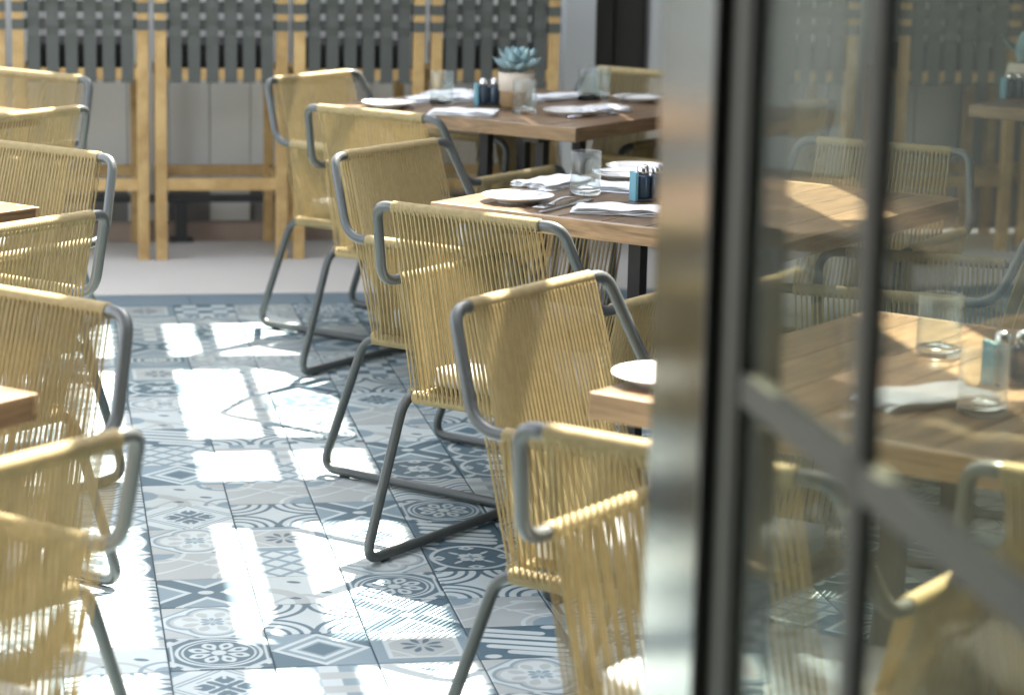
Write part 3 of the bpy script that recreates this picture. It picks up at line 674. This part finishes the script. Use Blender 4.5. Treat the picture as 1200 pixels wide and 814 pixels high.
thing_mesh('fork', FK, tz(.935, -1.005), 'fork crossed with a knife in front of the tumbler', 'fork', None, .95 + math.pi)
thing_mesh('knife', KN, tz(.955, -1.025), 'knife crossed with a fork in front of the tumbler', 'knife', None, .9)
thing_mesh('knife', KN, tz(1.10, .985), 'knife in front of the caddy on the succulent table', 'knife', None, .4)
thing_mesh('spoon', SP, tz(1.43, .85), 'spoon beside the front plate on the succulent table', 'spoon', None, .5)
thing_mesh('spoon', SP, (1.215, -.575, TZ + .0125), 'spoon resting on the plate behind the tumbler', 'spoon', None, -.6)
thing_mesh('fork', FK, (1.69, 1.29, TZ + .013), 'fork on the plate before the shaded armchair', 'fork', None, .5)
thing_mesh('knife', KN, tz(1.56, 1.27), 'knife lying beside the tumblers near the pillar', 'knife', None, .2)

def caddy():
    t = empty('shaker_caddy')
    m = MB(); m.box(-.036, .036, -.03, .03, 0, .006, .001); m.build('tray', 'black_steel', t)
    MB().box(-.044, -.037, -.02, .02, 0, .068, .001).build('card', 'cyan_card', t)
    for s in (-1, 1):
        j = MB().lathe([(.0005, .006), (.0165, .006), (.0175, .01), (.0175, .055), (.0135, .062), (.0005, .062)], 20, (s * .0180, 0, 0)).build('jar', 'jar_dark', t, True)
        MB().lathe([(.0005, .0625), (.0135, .0625), (.014, .066), (.0135, .078), (.009, .083), (.0005, .084)], 20, (s * .0180, 0, 0)).build('cap', 'cutlery', j, True)
    return t
cd = caddy(); cd.location = tz(1.159, 1.18); cd.rotation_euler.z = .1; tag(cd, 'dark shaker caddy with turquoise card beside the succulent pot', 'caddy', 'shaker caddies')
c2 = copy_tree(cd); c2.location = tz(1.172, -.93); c2.rotation_euler.z = .15; tag(c2, 'dark shaker caddy with turquoise card against the door reveal', 'caddy', 'shaker caddies')
c3 = copy_tree(cd); c3.location = tz(3.02, 1.46); tag(c3, 'dark shaker caddy with turquoise card beside the round planter behind the glass', 'caddy', 'shaker caddies')
c4 = copy_tree(cd); c4.location = tz(1.27, -2.95); tag(c4, 'dark shaker caddy with turquoise card near the thick based tumbler', 'caddy', 'shaker caddies')

def leaf_mesh(L, Wd):
    m = MB(); N = 7; vs = []; fs = []
    for i in range(N + 1):
        t = i / N; w = Wd * (math.sin(math.pi * min(1, t * .86 + .1)) ** .8) * (1 if t < .97 else .25); z = .35 * L * t * t
        th = .0035 * (1 - t) + .001
        vs += [(L * t, -w, z + w * .35), (L * t, 0, z - th), (L * t, w, z + w * .35), (L * t, 0, z + th * .4)]
    for i in range(N):
        for j in range(4): fs.append((i * 4 + j, i * 4 + (j + 1) % 4, i * 4 + 4 + (j + 1) % 4, i * 4 + 4 + j))
    m.add(vs, fs); return m.mesh('leaf', 'succulent', True)
LFM = [leaf_mesh(.084, .022), leaf_mesh(.068, .019), leaf_mesh(.048, .015)]
def succulent(loc, lab):
    t = empty('potted_succulent', loc)
    p = MB().lathe([(.0005, 0), (.046, 0), (.050, .004), (.053, .05)], 32).build('pot_base', 'pot_wood', t, True)
    MB().lathe([(.0535, .050), (.056, .052), (.058, .108), (.0555, .109), (.053, .098), (.0005, .098)], 32).build('pot_rim', 'pot_pale', t, True)
    MB().lathe([(.0005, .103), (.03, .102), (.0525, .0985)], 20).build('soil', 'soil', t, True)
    for lay, (n, tilt, me) in enumerate(((9, .12, 0), (8, .42, 0), (7, .75, 1), (5, 1.1, 2))):
        for k in range(n):
            o = bpy.data.objects.new('leaf', LFM[me]); COL.objects.link(o); o.parent = t
            o.location = (0, 0, .112 + lay * .006); o.rotation_euler = (0, -tilt + random.uniform(-.08, .08), 2 * math.pi * (k + .5 * lay + random.uniform(-.1, .1)) / n)
    return tag(t, lab, 'plant', 'potted succulents')
succulent(tz(1.238, 1.13), 'blue green rosette succulent in a sandy pot with brown base')
# round planter with a bushy plant, far table behind the glass
rp = empty('round_planter', tz(3.10, 1.52))
MB().lathe([(.0005, 0), (.05, 0), (.078, .02), (.088, .06), (.08, .1), (.07, .115), (.065, .11), (.0005, .105)], 28).build('bowl', 'pot_pale', rp, True)
MB().lathe([(.0005, .108), (.066, .106)], 20).build('soil', 'soil', rp, True)
for k in range(40):
    o = bpy.data.objects.new('leaf', LFM[k % 2]); COL.objects.link(o); o.parent = rp
    o.location = (random.gauss(0, .02), random.gauss(0, .02), .11 + random.uniform(0, .03)); o.rotation_euler = (random.uniform(-.5, .5), -random.uniform(.3, 1.4), random.uniform(0, 6.28)); o.scale = (1.1,) * 3
tag(rp, 'round pale planter with a bushy plant behind the door glass', 'plant')

# ------------------------------------------------------------------ glazed door standing open, with its reveal
DX = .371
door = empty('glazed_door', (DX, -4.50, 0))
def db(name, x0, x1, y0, y1, z0, z1, mat, bev=.001): return MB().box(x0, x1, y0, y1, z0, z1, bev).build(name, mat, door)
# door plane is the local YZ plane; leaf runs towards -Y
db('stile', -.008, .012, -.058, 0.0, .03, 2.35, 'door_frame')
db('stile', -.008, .012, -1.36, -1.29, .03, 2.35, 'door_frame')
db('top_rail', -.008, .012, -1.29, -.058, 2.27, 2.35, 'door_frame')
db('bottom_rail', -.008, .012, -1.29, -.058, .03, .20, 'door_frame')
db('glazing_bead', -.0095, -.007, -.046, -.014, .03, 2.35, 'door_bead', .0005)
db('gasket', -.0085, .010, -.062, -.0582, .201, 2.269, 'gasket', .0005)
bars = (-.372, -.745, -1.05)
for yc in bars: db('upright_bar', -.006, .007, yc - .015, yc + .015, .201, 2.269, 'door_frame')
segs = [(-.0622, -.357), (-.387, -.730), (-.760, -1.035), (-1.065, -1.29)]
for a, b_ in segs:
    db('cross_bar', -.0065, .0075, b_ + .0003, a - .0003, 1.094, 1.122, 'door_bead')
    db('pane', .000, .004, b_, a, .201, 1.0938, 'pane', 0); db('pane', .000, .004, b_, a, 1.1222, 2.269, 'pane', 0)
tag(door, 'dark framed glazed door standing open with slim glazing bars', 'door')
rev = empty('door_reveal', (.350, -4.497, 0))
MB().box(0, .07, .006, .195, .02, 2.4, .002).build('steel_lining', 'jamb', rev)
MB().box(-.0012, .07, -.002, .0057, .02, 2.4, .0005).build('dark_stop', 'gasket', rev)
tag(rev, 'polished metal door reveal reflecting the patio in streaks', 'door reveal')
